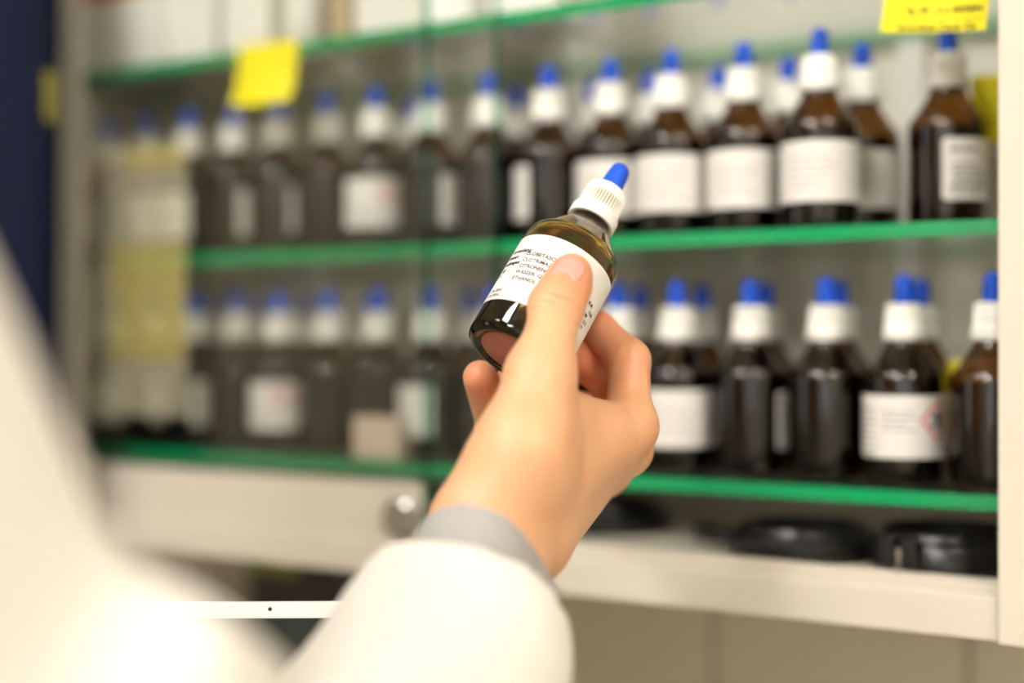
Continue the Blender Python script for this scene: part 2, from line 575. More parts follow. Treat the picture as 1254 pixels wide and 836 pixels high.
cab_box('bottom_board', (XLI, -0.0185, ZBF + .001), (XRI, 0.160, ZB - .0015), M['cream'])
cab_box('front_rail', (XLI, -0.0233, ZBF), (0.2556, -0.0187, ZB - .0030), M['cream'])
bm = bmesh.new()
B0 = Vector((0, 0.16, ZBF))
for y in (-0.0185, -0.0105, -0.0025):
    add_box(bm, Vector((XLI, y, ZB - .0014)) - B0, Vector((0.2870, y + 0.0012, ZB + .0012)) - B0, 0, 0.0003)
link('sliding_track', bm_mesh(bm, 'track'), cab, [M['cream']])
for x in (on_plane(1120, 0.16)[0], -0.26, -0.05):
    cab_box('shelf_standard', (x - .008, 0.152, ZB), (x + .008, 0.160, ZT - .02), M['jar'], 0.001)

# sliding panes
def pane(x0, x1, y, base=B0):
    th = 0.0072
    bm = bmesh.new()
    lo = Vector((x0, y, ZB + .0008)) - base; hi = Vector((x1, y + th, ZT - .019)) - base
    fs = add_box(bm, lo, hi, 0)
    bm.normal_update()
    for f in fs:
        if abs(f.normal.y) < 0.5:
            f.material_index = 1
    return link('sliding_pane', bm_mesh(bm, 'pane'), cab, [M['pane'], M['pane_edge']])
p_rear = pane(XLI + .001, -0.0065, -0.0085)
p_front = pane(XLI + .001, -0.0455, -0.0172)
bm = bmesh.new()
add_box(bm, Vector((XLI + .0012, -0.0182, ZB + .0012)) - B0, Vector((-0.0457, -0.0096, ZB + .0275)) - B0, 0, .0006)
rail = link('bottom_rail', bm_mesh(bm, 'bottom_rail'), p_front, [M['cream']])
rail['label'] = 'cream rail along the pane bottom'
p_rear['label'] = 'rear sliding glass pane'
p_front['label'] = 'front sliding glass pane with a round lock'
bm = lathe([(0, -0.006), (0.0095, -0.006), (0.0108, -0.005), (0.011, 0.0), (0.0075, 0.0), (0.0075, -.0035), (0.0, -.0035)], 40)
lk = on_plane(495, -0.0175)
me = bm_mesh(bm, 'lock'); sharp_smooth(me)
lock = link('round_lock', me, p_front, [M['steel']])
lock.location = Vector((lk[0], -0.0184, CAM.z - (634 - 418) / FPX * lk[1])) - B0
lock.rotation_euler = (-PI / 2, 0, 0)

# glass shelves
SH_C = CAM.z - 0.0673
SH_B = CAM.z + 0.0536
SH_A = CAM.z + 0.1748
def glass_shelf(z, label):
    th = 0.0068
    bm = bmesh.new()
    lo = Vector((XLI + .0008, 0.0, -th)); hi = Vector((XRI - .0008, 0.151, 0))
    fs = add_box(bm, lo, hi, 0)
    bm.normal_update()
    for f in fs:
        if abs(f.normal.z) < 0.5:
            f.material_index = 1
    o = link('glass_shelf', bm_mesh(bm, 'glass_shelf'), None, [M['shelf'], M['shelf_edge']])
    o.location = (0, 0, z)
    return tag(o, label, 'shelf', 'glass shelves in the cabinet')
glass_shelf(SH_A, 'topmost green-edged glass shelf carrying white cartons and jars')
glass_shelf(SH_B, 'middle green-edged glass shelf above the blue-topped lower row of bottles')
glass_shelf(SH_C, 'lowest green-edged glass shelf above the black clamp rings')

# ------------------------------------------------------------------ dropper bottles
R = 0.020          # the held bottle
RS = 0.0188        # the bottles on the shelves
def bottle_profile():
    out = [(0, 0.0012), (0.0143, 0.0012), (0.0153, 0.0), (0.0168, 0.0002), (0.0182, 0.0014), (RS, 0.0034), (RS, 0.0485)]
    for i in range(1, 9):
        a = i / 9 * math.radians(54)
        out.append((RS - 0.0085 * (1 - math.cos(a)), 0.0485 + 0.0085 * math.sin(a)))
    out += [(0.0110, 0.0622), (0.0092, 0.0648), (0.0084, 0.0665), (0.0082, 0.0680), (0.0082, 0.078), (0.0, 0.078)]
    return out
me_glass = bm_mesh(lathe(bottle_profile(), 56), 'bottle_glass'); sharp_smooth(me_glass, 50)
LQ = [(0, 0.0028), (0.0153, 0.0028), (0.0172, 0.0045), (0.0174, 0.0485), (0.0, 0.0485)]
me_liq = bm_mesh(lathe(LQ, 40), 'bottle_liquid'); sharp_smooth(me_liq, 50)
CAPP = [(0.0085, 0.0678), (0.0096, 0.0678), (0.0100, 0.0684), (0.0100, 0.0722), (0.0097, 0.0730), (0.0091, 0.0735), (0.0090, 0.0742),
        (0.0085, 0.0832), (0.0081, 0.0845), (0.0072, 0.0851), (0.0, 0.0851)]
def cap_ripple(i, k):
    return 1.0 - (0.075 if (6 <= i <= 8 and k % 4 in (0, 1)) else 0.0)
def cap_mesh(n):
    me = bm_mesh(lathe(CAPP, n, cap_ripple), 'cap'); sharp_smooth(me, 40)
    return me
me_cap = cap_mesh(120)
BULB = [(0, 0.0848), (0.0047, 0.0848), (0.0046, 0.0880), (0.0043, 0.0935)]
for i in range(0, 9):
    a = i / 8 * PI / 2
    BULB.append((0.0041 * math.cos(a), 0.0953 + 0.0038 * math.sin(a)))
BULB[-1] = (0, BULB[-1][1])
me_bulb = bm_mesh(lathe(BULB, 36), 'bulb'); sharp_smooth(me_bulb, 60)
for me, m in ((me_glass, 'amber'), (me_liq, 'liquid'), (me_cap, 'white'), (me_bulb, 'blue')):
    me.materials.append(M[m])

def label_mesh(span, z0, z1, off=0.00016, rr=RS, corner=0.0012):
    """paper label round the bottle: span in degrees, with rounded corners"""
    h = z1 - z0
    halfw = math.radians(span) / 2 * rr
    n = max(10, int(span / 5))
    bm = bmesh.new()
    cols = []
    for i in range(n + 1):
        u = -math.cos(PI * i / n) if n < 12 else (i / n * 2 - 1)
        x = u * halfw
        d = max(0.0, corner - (halfw - abs(x)))
        cut = corner - math.sqrt(max(0, corner ** 2 - d ** 2)) if d > 0 else 0
        q = bend([(x / rr * (rr + off), z0 + cut), (x / rr * (rr + off), z1 - cut)], rr + off)
        qi = bend([(x / rr * rr, z0 + cut), (x / rr * rr, z1 - cut)], rr + 0.00003)
        cols.append([bm.verts.new(v) for v in (q[0], q[1], qi[1], qi[0])])
    for a, b in zip(cols, cols[1:]):
        for j in range(4):
            bm.faces.new((a[j], b[j], b[(j + 1) % 4], a[(j + 1) % 4]))
    bm.faces.new(cols[0]); bm.faces.new(cols[-1][::-1])
    me = bm_mesh(bm, 'label')
    me.polygons.foreach_set('use_smooth', [True] * len(me.polygons))
    try:
        me.set_sharp_from_angle(angle=math.radians(40))
    except Exception:
        pass
    me.materials.append(M['label'])
    return me
_lab = {}
def get_label(span, z0=0.0128, z1=0.0420):
    k = (span, z0, z1)
    if k not in _lab:
        _lab[k] = label_mesh(*k)
    return _lab[k]

def lines_print(x0, x1, z1, dz, n, w=0.0007, seed=1):
    """rows of illegibly small print"""
    rnd = random.Random(seed)
    out = []
    for i in range(n):
        x = x0
        xe = x0 + (x1 - x0) * rnd.uniform(0.6, 1.0)
        while x < xe:
            l = rnd.uniform(0.0012, 0.0034)
            out.append(quad_strip(x, z1 - i * dz, min(x + l, xe), z1 - i * dz, w, 2))
            x += l + 0.0008
    return out

def add_print(lab, pieces, mat, rr=RS + 0.00024, name='printed_text'):
    me = print_mesh(name, pieces, lambda vs: bend(vs, rr))
    return link(name, me, lab, [mat])

def diamond(cx, cz, r, w):
    c = [(cx, cz + r), (cx + r, cz), (cx, cz - r), (cx - r, cz)]
    return [quad_strip(*c[i], *c[(i + 1) % 4], w, 6) for i in range(4)]

def blob2(cx, cz, r, n=14):
    vs = [(cx, cz)] + [(cx + r * math.cos(2 * PI * i / n), cz + r * math.sin(2 * PI * i / n)) for i in range(n)]
    return vs, [(0, 1 + i, 1 + (i + 1) % n) for i in range(n)]

def shelf_bottle(px, t, zs, label, group, lab=None, prn=None, yaw=0.0):
    x, depth = on_plane(px, t)
    y = t
    v = CAM - Vector((x, y, CAM.z))
    rz = math.atan2(v.y, v.x) + PI / 2
    b = empty('dropper_bottle', (x, y, zs + 0.0002), (0, 0, rz + yaw))
    tag(b, label, 'bottle', group)
    link('glass_body', me_glass, b)
    link('tincture', me_liq, b)
    link('screw_cap', me_cap, b)
    link('rubber_bulb', me_bulb, b)
    if lab:
        span, phi = lab[0], lab[1]
        z0, z1 = lab[2:4] if len(lab) > 2 else (0.0128, 0.0420)
        l = link('paper_label', get_label(span, z0, z1), b)
        l.rotation_euler = (0, 0, math.radians(phi))
        hw = math.radians(span) / 2 * RS
        if prn == 'faint':
            add_print(l, lines_print(-hw * .5, hw * .35, z1 - .008, .0036, 5, .0006, int(px)), M['grey_ink'])
        elif prn == 'small':
            add_print(l, lines_print(-hw * .75, hw * .7, z1 - .0055, .1, 1, .0014, 3) + lines_print(-hw * .65, hw * .6, z1 - .013, .0026, 4, .0011, 4)
                      + lines_print(-hw * .75, hw * .8, z0 + .0062, .0028, 2, .0012, 5), M['ink'])
        elif prn == 'hazard':
            add_print(l, lines_print(-hw * .92, -hw * .45, z1 - .0065, .0031, 8, .0011, 11) + lines_print(-hw * .35, hw * .30, z1 - .0075, .0028, 4, .0009, 12)
                      + [quad_strip(-hw * .41, z1 - .004, -hw * .41, z0 + .003, .0002, 2)], M['grey_ink'])
            add_print(l, diamond(hw * .62, (z0 + z1) / 2 + .003, .0088, .0014), M['red_ink'], name='hazard_diamond')
            add_print(l, [blob2(hw * .62, (z0 + z1) / 2 + .0045, .0026), quad_strip(hw * .62 - .004, (z0 + z1) / 2, hw * .62 + .004, (z0 + z1) / 2 + .0012, .0016, 4)],
                      M['ink'], name='hazard_symbol')
        elif prn == 'red':
            add_print(l, diamond(hw * .15, z1 - .0085, .0055, .0012) + diamond(hw * .15 + .0125, z1 - .0085, .0055, .0012), M['red_ink'], name='hazard_diamond')
            add_print(l, lines_print(-hw * .7, hw * .5, z1 - .019, .0036, 3, .0007, 21), M['grey_ink'])
    return b

F0, F1 = 0.041, 0.085      # front and second row
NUM = ['first', 'second', 'third', 'fourth', 'fifth', 'sixth', 'seventh', 'eighth', 'ninth', 'tenth', 'eleventh', 'twelfth', 'thirteenth',
       'fourteenth', 'fifteenth', 'sixteenth', 'seventeenth', 'eighteenth', 'nineteenth']
placed = {}
def free_depth(px, t, zs):
    """keep every bottle clear of its neighbours: slide it along the line of sight, else a little sideways"""
    others = placed.setdefault(zs, [])
    for dpx in (0, -4, 4, -8, 8, -12, 12, -18, 18, -26, 26, -34, 34, -44, 44):
        for k in range(0, 16):
            for sg in (1, -1):
                tt = t + sg * k * 0.0015
                if not 0.0205 <= tt <= 0.130:
                    continue
                x, _ = on_plane(px + dpx, tt)
                if not XLI + .0192 < x < XRI - .0192:
                    continue
                if all((x - a) ** 2 + (tt - b) ** 2 > 0.0379 ** 2 for a, b in others):
                    others.append((x, tt))
                    return px + dpx, tt
    print('NOROOM', px)
    return px, t
def put_row(rows, zs, shelf, rowname):
    rows = sorted(rows, key=lambda r: -r[0])
    for i, r in enumerate(rows):
        px, t = free_depth(r[0], r[1], zs)
        lab = r[3] if len(r) > 3 else None
        prn = r[4] if len(r) > 4 else None
        shelf_bottle(px, t, zs, 'brown dropper bottle %s, %s from cream stile, %s shelf %s row' % (r[2], NUM[i], shelf, rowname),
                     'dropper bottles on the %s glass shelf' % shelf, lab, prn)
N = 'without visible label'
put_row([
    (133, F0, 'with sliver of label', (60, -62)),
    (180, F0, 'with white label', (120, 0)),
    (232, F0, 'with half label', (100, -50)),
    (287, F0, 'with narrow white label', (62, 38)),
    (342, F0, 'with narrow white label', (50, 42)),
    (400, F0, N),
    (461, F0 - .006, 'with wide red-marked label', (178, 8), 'red'),
    (527, F0, 'with narrow white label', (62, 48)),
    (599, F0, N),
    (672, F0, 'with white label', (60, -66)),
    (748, F0, 'with white label', (178, 0), 'faint'),
    (822, F0 - .004, 'with white label', (178, 0), 'faint'),
    (911, F0 - .002, 'with white label', (178, 0), 'faint'),
    (1004, F0 - .012, 'with white label', (178, 0), 'faint'),
    (1161, F0 + .014, 'with small printed label', (88, 36), 'small'),
], SH_B, 'middle', 'front')
put_row([
    (505, F1 - .002, 'with white label', (178, 0)),
    (632, F1, N), (727, F1, N), (797, F1, N), (880, F1 + .006, N), (966, F1 + .002, N),
    (1056, F1 - .012, 'with white printed label', (150, 18), 'faint'),
], SH_B, 'middle', 'second')
put_row([
    (140, F0, 'with white label', (110, 0)),
    (188, F0, 'with white label', (70, 30)),
    (237, F0, 'with narrow white label', (50, 20)),
    (290, F0, N),
    (343, F0, 'with red-marked label', (140, -14), 'red'),
    (404, F0, N),
    (465, F0, N),
    (527, F0 - .003, 'with white label', (100, -46)),
    (604, F0, N), (682, F0, N),
    (757, F0, N),
    (829, F0, 'with white label', (178, 0), 'faint'),
    (919, F0, 'with sliver of label', (60, 74)),
    (1012, F0 - .002, N),
    (1107, F0 - .006, 'with red hazard diamond', (168, 0), 'hazard'),
    (1216, F0 - .008, N),
], SH_C, 'lowest', 'front')
put_row([
    (257, F1, N), (320, F1, N), (380, F1, N), (452, F1, N), (576, F1, N), (650, F1, N), (722, F1, N), (784, F1, N), (860, F1, N), (938, F1 - .002, N), (1028, F1 - .003, N),
    (1128, F1 - .004, 'with white label', (178, 0)),
], SH_C, 'lowest', 'second')

# ------------------------------------------------------------------ yellow shelf tags, cartons, jars
def hanging_tag(pxc, zs, label, w=0.046, drop=0.040, curl=0.006, lines=None, lean=0.0, roll=0.0):
    x, _ = on_plane(pxc, -0.002)
    bm = bmesh.new()
    nu, nv = 14, 12
    g = []
    for i in range(nu + 1):
        u = i / nu * 2 - 1
        for j in range(nv + 1):
            v = j / nv
            z = 0.002 - v * (drop + 0.002) - 0.0012 * (1 - u * u) * v
            y = -0.0016 - curl * v * v * 0.9 + curl * 0.5 * u * u * v
            g.append(bm.verts.new((u * w / 2 * (1 + 0.02 * v) + lean * v, y, z)))
    for i in range(nu):
        for j in range(nv):
            a = i * (nv + 1) + j
            bm.faces.new((g[a], g[a + nv + 1], g[a + nv + 2], g[a + 1]))
    r = bmesh.ops.extrude_face_region(bm, geom=list(bm.faces))
    for e in r['geom']:
        if isinstance(e, bmesh.types.BMVert):
            e.co.y += 0.0004
    me = bm_mesh(bm, 'shelf_tag')
    me.polygons.foreach_set('use_smooth', [True] * len(me.polygons))
    try:
        me.set_sharp_from_angle(angle=math.radians(40))
    except Exception:
        pass
    o = link('shelf_tag', me, None, [M['yellow']])
    o.location = (x, 0.0, zs)
    o.rotation_euler = (0, roll, 0)
    tag(o, label, 'tag', 'yellow shelf tags')
    if lines:
        def mp(vs):
            out = []
            for (px_, pz_) in vs:
                u = px_ / (w / 2); v = (0.002 - pz_) / (drop + 0.002)
                y = -0.0016 - curl * v * v * 0.9 + curl * 0.5 * u * u * v
                out.append((px_ * (1 + 0.02 * v) + lean * v, y - 0.00025, pz_ - 0.0012 * (1 - u * u) * v))
            return out
        pr = link('printed_text', print_mesh('printed_text', lines, mp), o, [M['ink']])
    return o
tl = [quad_strip(-.021, -.0105, .021, -.0105, .0003, 12), quad_strip(-.021, -.0215, .021, -.0215, .0003, 12), quad_strip(-.021, -.0315, .021, -.0315, .0003, 12),
      text_mesh('Vg. 20   2 x 50/50N', .0042, -.0125, -.0285, bold=.00012), text_mesh('Verordnet Canis Ca', .0042, -.0155, -.0362, bold=.00012)]
hanging_tag(1152, SH_A, 'yellow paper tag with print hanging from topmost shelf beside cream stile', drop=0.0370, curl=0.005, lines=tl, roll=math.radians(5.5))
hanging_tag(327, SH_A, 'curled blank yellow tag hanging from topmost shelf behind sliding panes', drop=0.0345, curl=0.009, lean=-0.003)

def carton(name, lo, hi, mat, label, cat, group, band=None, lid=True, yellow=None):
    cx, cy = (lo[0] + hi[0]) / 2, (lo[1] + hi[1]) / 2
    e = empty(name, (cx, cy, lo[2] + .0002))
    tag(e, label, cat, group)
    a = (lo[0] - cx, lo[1] - cy, 0); b = (hi[0] - cx, hi[1] - cy, hi[2] - lo[2])
    box_obj('box_body', a, b, mat, e, 0.0008)
    if lid:
        box_obj('lid_flap', (a[0] + .001, a[1] - .0005, b[2] - .012), (b[0] - .001, a[1] - .0001, b[2] - .0006), mat, e, 0.0001)
    if band:
        z0, z1, m = band
        q = box_obj('printed_band', (a[0] + .002, a[1] - .0006, z0), (b[0] - .002, a[1] - .0001, z1), m, e, 0.0001)
        q['label'] = 'coloured printed band'
    if yellow:
        z0, z1 = yellow
        q = box_obj('yellow_label', (a[0] + .001, a[1] - .0007, z0), (b[0] - .001, a[1] - .0001, z1), M['yellow'], e, 0.0001)
        q['label'] = 'yellow printed label'
        pc = lines_print(a[0] + .006, b[0] - .004, z1 - .006, .0055, 4, .0007, 9)
        link('printed_text', print_mesh('printed_text', pc, lambda vs: [(x, a[1] - .0009, z) for x, z in vs]), q, [M['grey_ink']])
    return e

# beside the stile, behind the bottles
def edge_x(px, t):
    return on_plane(px, t)[0]
x0 = edge_x(1188, 0.078)
carton('tall_carton', (x0, 0.078, SH_B), (XRI - .002, 0.110, SH_B + 0.0775), M['carton'],
       'white carton with yellow label behind the small-label bottle, middle shelf', 'carton', None, yellow=(0.043, 0.0768), lid=False)
x0 = edge_x(1159, 0.074)
carton('tall_carton', (x0, 0.074, SH_C), (XRI - .002, 0.108, SH_C + 0.0585), M['carton'],
       'white carton with yellow label behind bottles beside cream stile, lowest shelf', 'carton', None, yellow=(0.028, 0.058), lid=False)
# white goods on the topmost shelf
def jar(px, t, r, h, label):
    x, _ = on_plane(px, t)
    e = empty('plastic_jar', (x, t, SH_A + .0002))
    tag(e, label, 'jar', 'white goods on the topmost shelf')
    me = bm_mesh(lathe([(0, 0), (r * .93, 0), (r, .002), (r, h * .74), (r * .94, h * .77), (0, h * .77)], 48), 'jar_body'); sharp_smooth(me)
    link('jar_body', me, e, [M['jar']])
    me = bm_mesh(lathe([(0, h * .75), (r * 1.03, h * .75), (r * 1.04, h * .77), (r * 1.03, h * .98), (r * .98, h), (0, h)], 96,
                       lambda i, k: 0.985 if (1 <= i <= 3 and k % 2) else 1), 'screw_lid'); sharp_smooth(me)
    link('screw_lid', me, e, [M['white']])
    return e
def top_carton(p0, p1, t, dpt, h, label, mat=None, band=None):
    a, b = edge_x(p0, t), edge_x(p1, t)
    return carton('medicine_carton', (a, t, SH_A), (b, t + dpt, SH_A + h), mat or M['carton'], label, 'carton', 'white goods on the topmost shelf', band)
top_carton(96, 200, .014, .07, .085, 'white carton with red band nearest the navy jacket, topmost shelf', band=(.050, .060, M['red_ink']))
top_carton(207, 264, .02, .05, .088, 'white carton squeezed against the red-banded carton, topmost shelf')
top_carton(272, 330, .012, .06, .09, 'narrow white carton above the curled yellow tag, topmost shelf')
jar(370, .046, .018, .078, 'white jar just past the curled yellow tag, topmost shelf')
top_carton(404, 430, .03, .06, .10, 'slim tan block filling the gap between white goods, topmost shelf', M['tan'])  # tan block set into the gap between the white goods
top_carton(434, 512, .014, .07, .08, 'wide white carton beside the slim tan gap block, topmost shelf')
jar(560, .042, .022, .075, 'white jar above the overlap of both sliding panes, topmost shelf')
top_carton(596, 680, .02, .06, .08, 'white carton nearest the bare end of topmost shelf')

# reflected haze on the front pane, built as milky and yellow film
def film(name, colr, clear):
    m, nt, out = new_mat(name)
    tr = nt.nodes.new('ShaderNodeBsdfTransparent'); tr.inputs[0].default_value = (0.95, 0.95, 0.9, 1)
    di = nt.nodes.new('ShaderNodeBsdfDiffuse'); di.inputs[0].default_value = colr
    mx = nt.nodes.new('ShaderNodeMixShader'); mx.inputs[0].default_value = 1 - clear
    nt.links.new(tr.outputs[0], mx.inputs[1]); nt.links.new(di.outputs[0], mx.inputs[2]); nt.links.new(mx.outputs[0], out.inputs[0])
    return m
M['haze'] = film('milky haze film', rgb(232, 224, 198), 0.84)
M['yhaze'] = film('yellow reflection film', rgb(225, 208, 80), 0.90)
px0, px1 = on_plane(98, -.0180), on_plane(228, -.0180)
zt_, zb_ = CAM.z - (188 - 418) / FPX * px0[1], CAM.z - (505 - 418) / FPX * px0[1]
pk = empty('pane_haze', ((px0[0] + px1[0]) / 2, -.0176, zt_))
tag(pk, 'yellowish film standing in for mirrored haze, jacket end of the front pane', 'haze')
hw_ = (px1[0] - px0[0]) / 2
box_obj('haze_film', (-hw_, -.0006, zb_ - zt_), (hw_, 0, 0), M['haze'], pk, 0)
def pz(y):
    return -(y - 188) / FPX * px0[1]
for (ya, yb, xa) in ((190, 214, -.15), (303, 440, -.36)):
    q = box_obj('yellow_haze', (hw_ * xa, -.0012, pz(yb)), (hw_ * .98, -.0007, pz(ya)), M['yhaze'], pk, 0)

# pale reflection before the lower bottles, built as a beige box
carton('reflection_box', (edge_x(432, .006), .006, SH_C), (edge_x(486, .006), .016, SH_C + .024), M['beige'],
       'small beige block standing in for a reflection, front of lowest shelf', 'box', None, lid=False)

# ------------------------------------------------------------------ black clamp rings on the bottom board
def clamp_ring(px, t, r_out, r_in, h, lug_deg, label, lug=True, latch=None, zrot=0):
    x, _ = on_plane(px, t)
    e = empty('clamp_ring', (x, t, ZB - .0012), (0, 0, zrot))
    tag(e, label, 'ring', 'black clamp rings on the bottom board')
    pr = [(r_in, .001), (r_in + .001, 0), (r_out - .004, 0), (r_out, .0025), (r_out, h * .55), (r_out - .002, h * .72), (r_out - .006, h * .78), (r_out - .008, h),
          (r_in + .004, h), (r_in, h - .002), (r_in, .001)]
    me = bm_mesh(lathe(pr, 72), 'ring'); sharp_smooth(me, 35)
    link('ring_body', me, e, [M['black']])
    if lug:
        a = math.radians(lug_deg)
        bm = bmesh.new()
        add_box(bm, (r_out - .004, -.0055, h * .25), (r_out + .012, .0055, h * .75), 0, .0015)
        me = bm_mesh(bm, 'lug'); sharp_smooth(me)
        o = link('grip_lug', me, e, [M['black']]); o.rotation_euler = (0, 0, a)
        me = bm_mesh(lathe([(0, 0), (.0055, 0), (.0062, .001), (.0062, .0065), (.005, .0078), (0, .008)], 28), 'knob'); sharp_smooth(me)
        o2 = link('knob', me, o, [M['black']]); o2.location = (r_out + .011, 0, h * .35)
    if latch is not None:
        a = math.radians(latch)
        bm = bmesh.new()
        add_box(bm, (r_out - .001, -.010, h * .2), (r_out + .0035, -.002, h * .95), 0, .001)
        add_box(bm, (r_out - .001, .002, h * .2), (r_out + .0035, .010, h * .95), 0, .001)
        o = link('latch', bm_mesh(bm, 'latch'), e, [M['black']]); o.rotation_euler = (0, 0, a)
        me = bm_mesh(lathe([(0, 0), (.0014, 0), (.0016, .0006), (.0016, .011), (0, .0114)], 20), 'pin'); sharp_smooth(me)
        o2 = link('latch_pin', me, o, [M['steel']]); o2.location = (r_out + .0022, 0, .0015)
        o2['label'] = 'bright metal latch pin'
    return e
clamp_ring(985, .041, .039, .025, .015, 192, 'black ring with knobbed lug beside the latched ring on bottom board')
clamp_ring(1160, .035, .036, .026, .019, 0, 'black clamp ring with metal latch pin beside cream stile', lug=False, latch=252)
clamp_ring(735, .075, .040, .026, .016, 0, 'black ring half hidden behind the person\'s wrist', lug=False)

# ------------------------------------------------------------------ under the cabinet and left of it
# dark box fixed to the tiles under the cabinet
e = empty('socket_box', (edge_x(398, .175), .175, CAM.z - .210))
tag(e, 'dark grey socket box with lime edge on tiles under the cabinet', 'socket')
box_obj('housing', (-.050, -.030, -.05), (.050, -.0005, .05), M['grey_dark'], e, .004)
q = box_obj('lime_edge', (-.0505, -.0308, .0435), (.000, -.028, .0505), M['lime'], e, .001); q['label'] = 'lime green edge strip'
for k in (-.025, .025):
    me = bm_mesh(lathe([(0, 0), (.021, 0), (.022, .001), (.022, .0045), (.019, .0045), (.018, .001), (0, .001)], 36), 'outlet'); sharp_smooth(me)
    o = link('outlet', me, e, [M['black']]); o.location = (k, -.0295, -.004); o.rotation_euler = (PI / 2, 0, 0)

# navy jacket hanging left of the cabinet
def jacket():
    e = empty('hanging_jacket', (-0.371, -0.056, 1.72)); e.scale = (.45, .36, 1)
    tag(e, 'navy jacket hanging on the left front stile of the cream cabinet', 'jacket')
    Fd = Field((-.30, -.16, -.95), (.24, .08, .14), .008)
    D = Fd.blank()
    Fd.blob(D, (0, -.02, -.10), (.17, .055, .12), .05)
    Fd.limb(D, (-.02, -.02, -.10), (-.03, -.02, -.80), .075, .085, .05)
    Fd.limb(D, (.08, -.02, -.12), (.10, -.02, -.80), .07, .075, .05)
    Fd.limb(D, (-.13, -.02, -.12), (-.15, -.02, -.80), .065, .075, .05)
    X, Y, Z = Fd.grid(tuple(slice(0, n) for n in Fd.n))
    D += 0.006 * np.sin(X * 75 + 2 * np.sin(Z * 5)) * (Z < -.1)
    D[:] = np.maximum(D, Y - .075)
    V, F = Fd.mesh(D); V = relax(V, F, 2)
    o = link('jacket_body', vf_mesh('jacket_body', [(V, F)], M['navy']), e)
    for sx in (-1, 1):
        Fd = Field((-.34, -.17, -.80), (.34, .09, .06), .008)
        D = Fd.blank()
        Fd.chain(D, [((sx * .15, -.03, -.06), .05), ((sx * .165, -.05, -.35), .048), ((sx * .158, -.06, -.66), .04)], .02)
        V, F = Fd.mesh(D); V = relax(V, F, 2)
        link('sleeve', vf_mesh('sleeve', [(V, F)], M['navy']), e)
    bm = bmesh.new()
    bmesh.ops.create_grid(bm, x_segments=8, y_segments=2, size=.5)
    bm.free()
    me = bm_mesh(lathe([(.055, 0), (.062, .0), (.066, .05), (.060, .075), (.053, .05), (.055, 0)], 40), 'collar'); sharp_smooth(me, 60)
    o = link('collar', me, e, [M['navy']]); o.location = (0, -.02, -.01); o.scale = (1.1, .7, 1)
    q = box_obj('yellow_patch', (.199, -.046, -.140), (.206, -.018, -.110), M['olive'], e, .002); q['label'] = 'dull yellow sewn patch'
    hk = empty('coat_hook', (-0.3500, -0.0264, 1.775))
    tag(hk, 'steel coat hook on the cabinet stile behind the navy jacket', 'hook')
    me = bm_mesh(lathe([(0, 0), (.02, 0), (.02, .004), (.006, .006), (.005, .075), (.009, .078), (.009, .086), (0, .088)], 28), 'hook_arm'); sharp_smooth(me)
    o = link('hook_arm', me, hk, [M['steel']]); o.rotation_euler = (PI / 2, 0, 0)
jacket()

# ------------------------------------------------------------------ the held bottle
BA = cpt(628, 438, 0.540)
BD = np.array((0.455, 0.418, 0.786)); BD /= np.linalg.norm(BD)
# axes of the bottle: z along BD, -y (label front) towards the lens
zc = Vector(BD)
yc = (Vector((0, 1, 0)) - zc * zc.y).normalized()
xc = yc.cross(zc)
base = to_world(BA)
def wv(v):
    return RGT * v.x + FWD * v.y + UP * v.z
ax, ay, az = wv(xc), wv(yc), wv(zc)
hb = empty('dropper_bottle')
hb.matrix_world = Matrix(((ax.x, ay.x, az.x, base.x), (ax.y, ay.y, az.y, base.y), (ax.z, ay.z, az.z, base.z), (0, 0, 0, 1)))
tag(hb, 'tilted brown dropper bottle held in the hand, in sharp focus', 'bottle')
def held_glass():
    out = [(0, 0.0016), (0.0150, 0.0014), (0.0158, 0.0006), (0.0166, 0.0), (0.0180, 0.0003), (0.0193, 0.0014), (R, 0.0036), (R, 0.050)]
    for i in range(1, 9):
        a = i / 9 * math.radians(54)
        out.append((R - 0.0065 * (1 - math.cos(a)), 0.050 + 0.0065 * math.sin(a)))
    out += [(0.0114, 0.0626), (0.0094, 0.0650), (0.0087, 0.0666), (0.0084, 0.0682), (0.0084, 0.080), (0.0060, 0.080), (0.0060, 0.068), (0.0068, 0.0652), (0.0096, 0.0610)]
    for i in range(8, 0, -1):
        a = i / 9 * math.radians(54)
        out.append((R - 0.0021 - 0.0055 * (1 - math.cos(a)), 0.0488 + 0.0062 * math.sin(a)))
    out += [(R - .0021, 0.0485), (R - .0021, 0.006), (R - .0034, 0.0042), (0.013, 0.0036), (0, 0.0040)]
    return out
hp = held_glass()
def knurl(i, k):
    return 1.0 + (0.022 if (3 <= i <= 5 and k % 2) else 0.0)
me = bm_mesh(lathe(hp, 144, knurl), 'held_glass'); sharp_smooth(me, 60)
link('glass_body', me, hb, [M['hero_glass']])
HLQ = [(0, 0.0034), (0.012, 0.0031), (R - .0036, 0.0036), (R - .0017, 0.0062), (R - .0017, 0.0440), (0, 0.0440)]
me = bm_mesh(lathe(HLQ, 64), 'held_liquid'); sharp_smooth(me, 50)
M['dark_liquid'] = pmat('dark brown tincture', rgb(26, 16, 10), 0.08, 0.5)
link('tincture', me, hb, [M['dark_liquid']])
me = bm_mesh(lathe([(0, 0.0009), (0.0138, 0.0009), (0.0141, 0.0011), (0.0141, 0.00145), (0, 0.00155)], 48), 'disc'); sharp_smooth(me, 40)
q = link('base_disc', me, hb, [M['base_tone']]); q['label'] = 'pinkish brown base'
me = bm_mesh(lathe([(.0026, .012), (.0031, .016), (.0034, .05), (.0034, .078), (.0, .078)], 24), 'pipette'); sharp_smooth(me)
M['clear'] = thin_glass('clear pipette glass', (.85, .85, .8, 1), .06)
link('pipette', me, hb, [M['clear']])
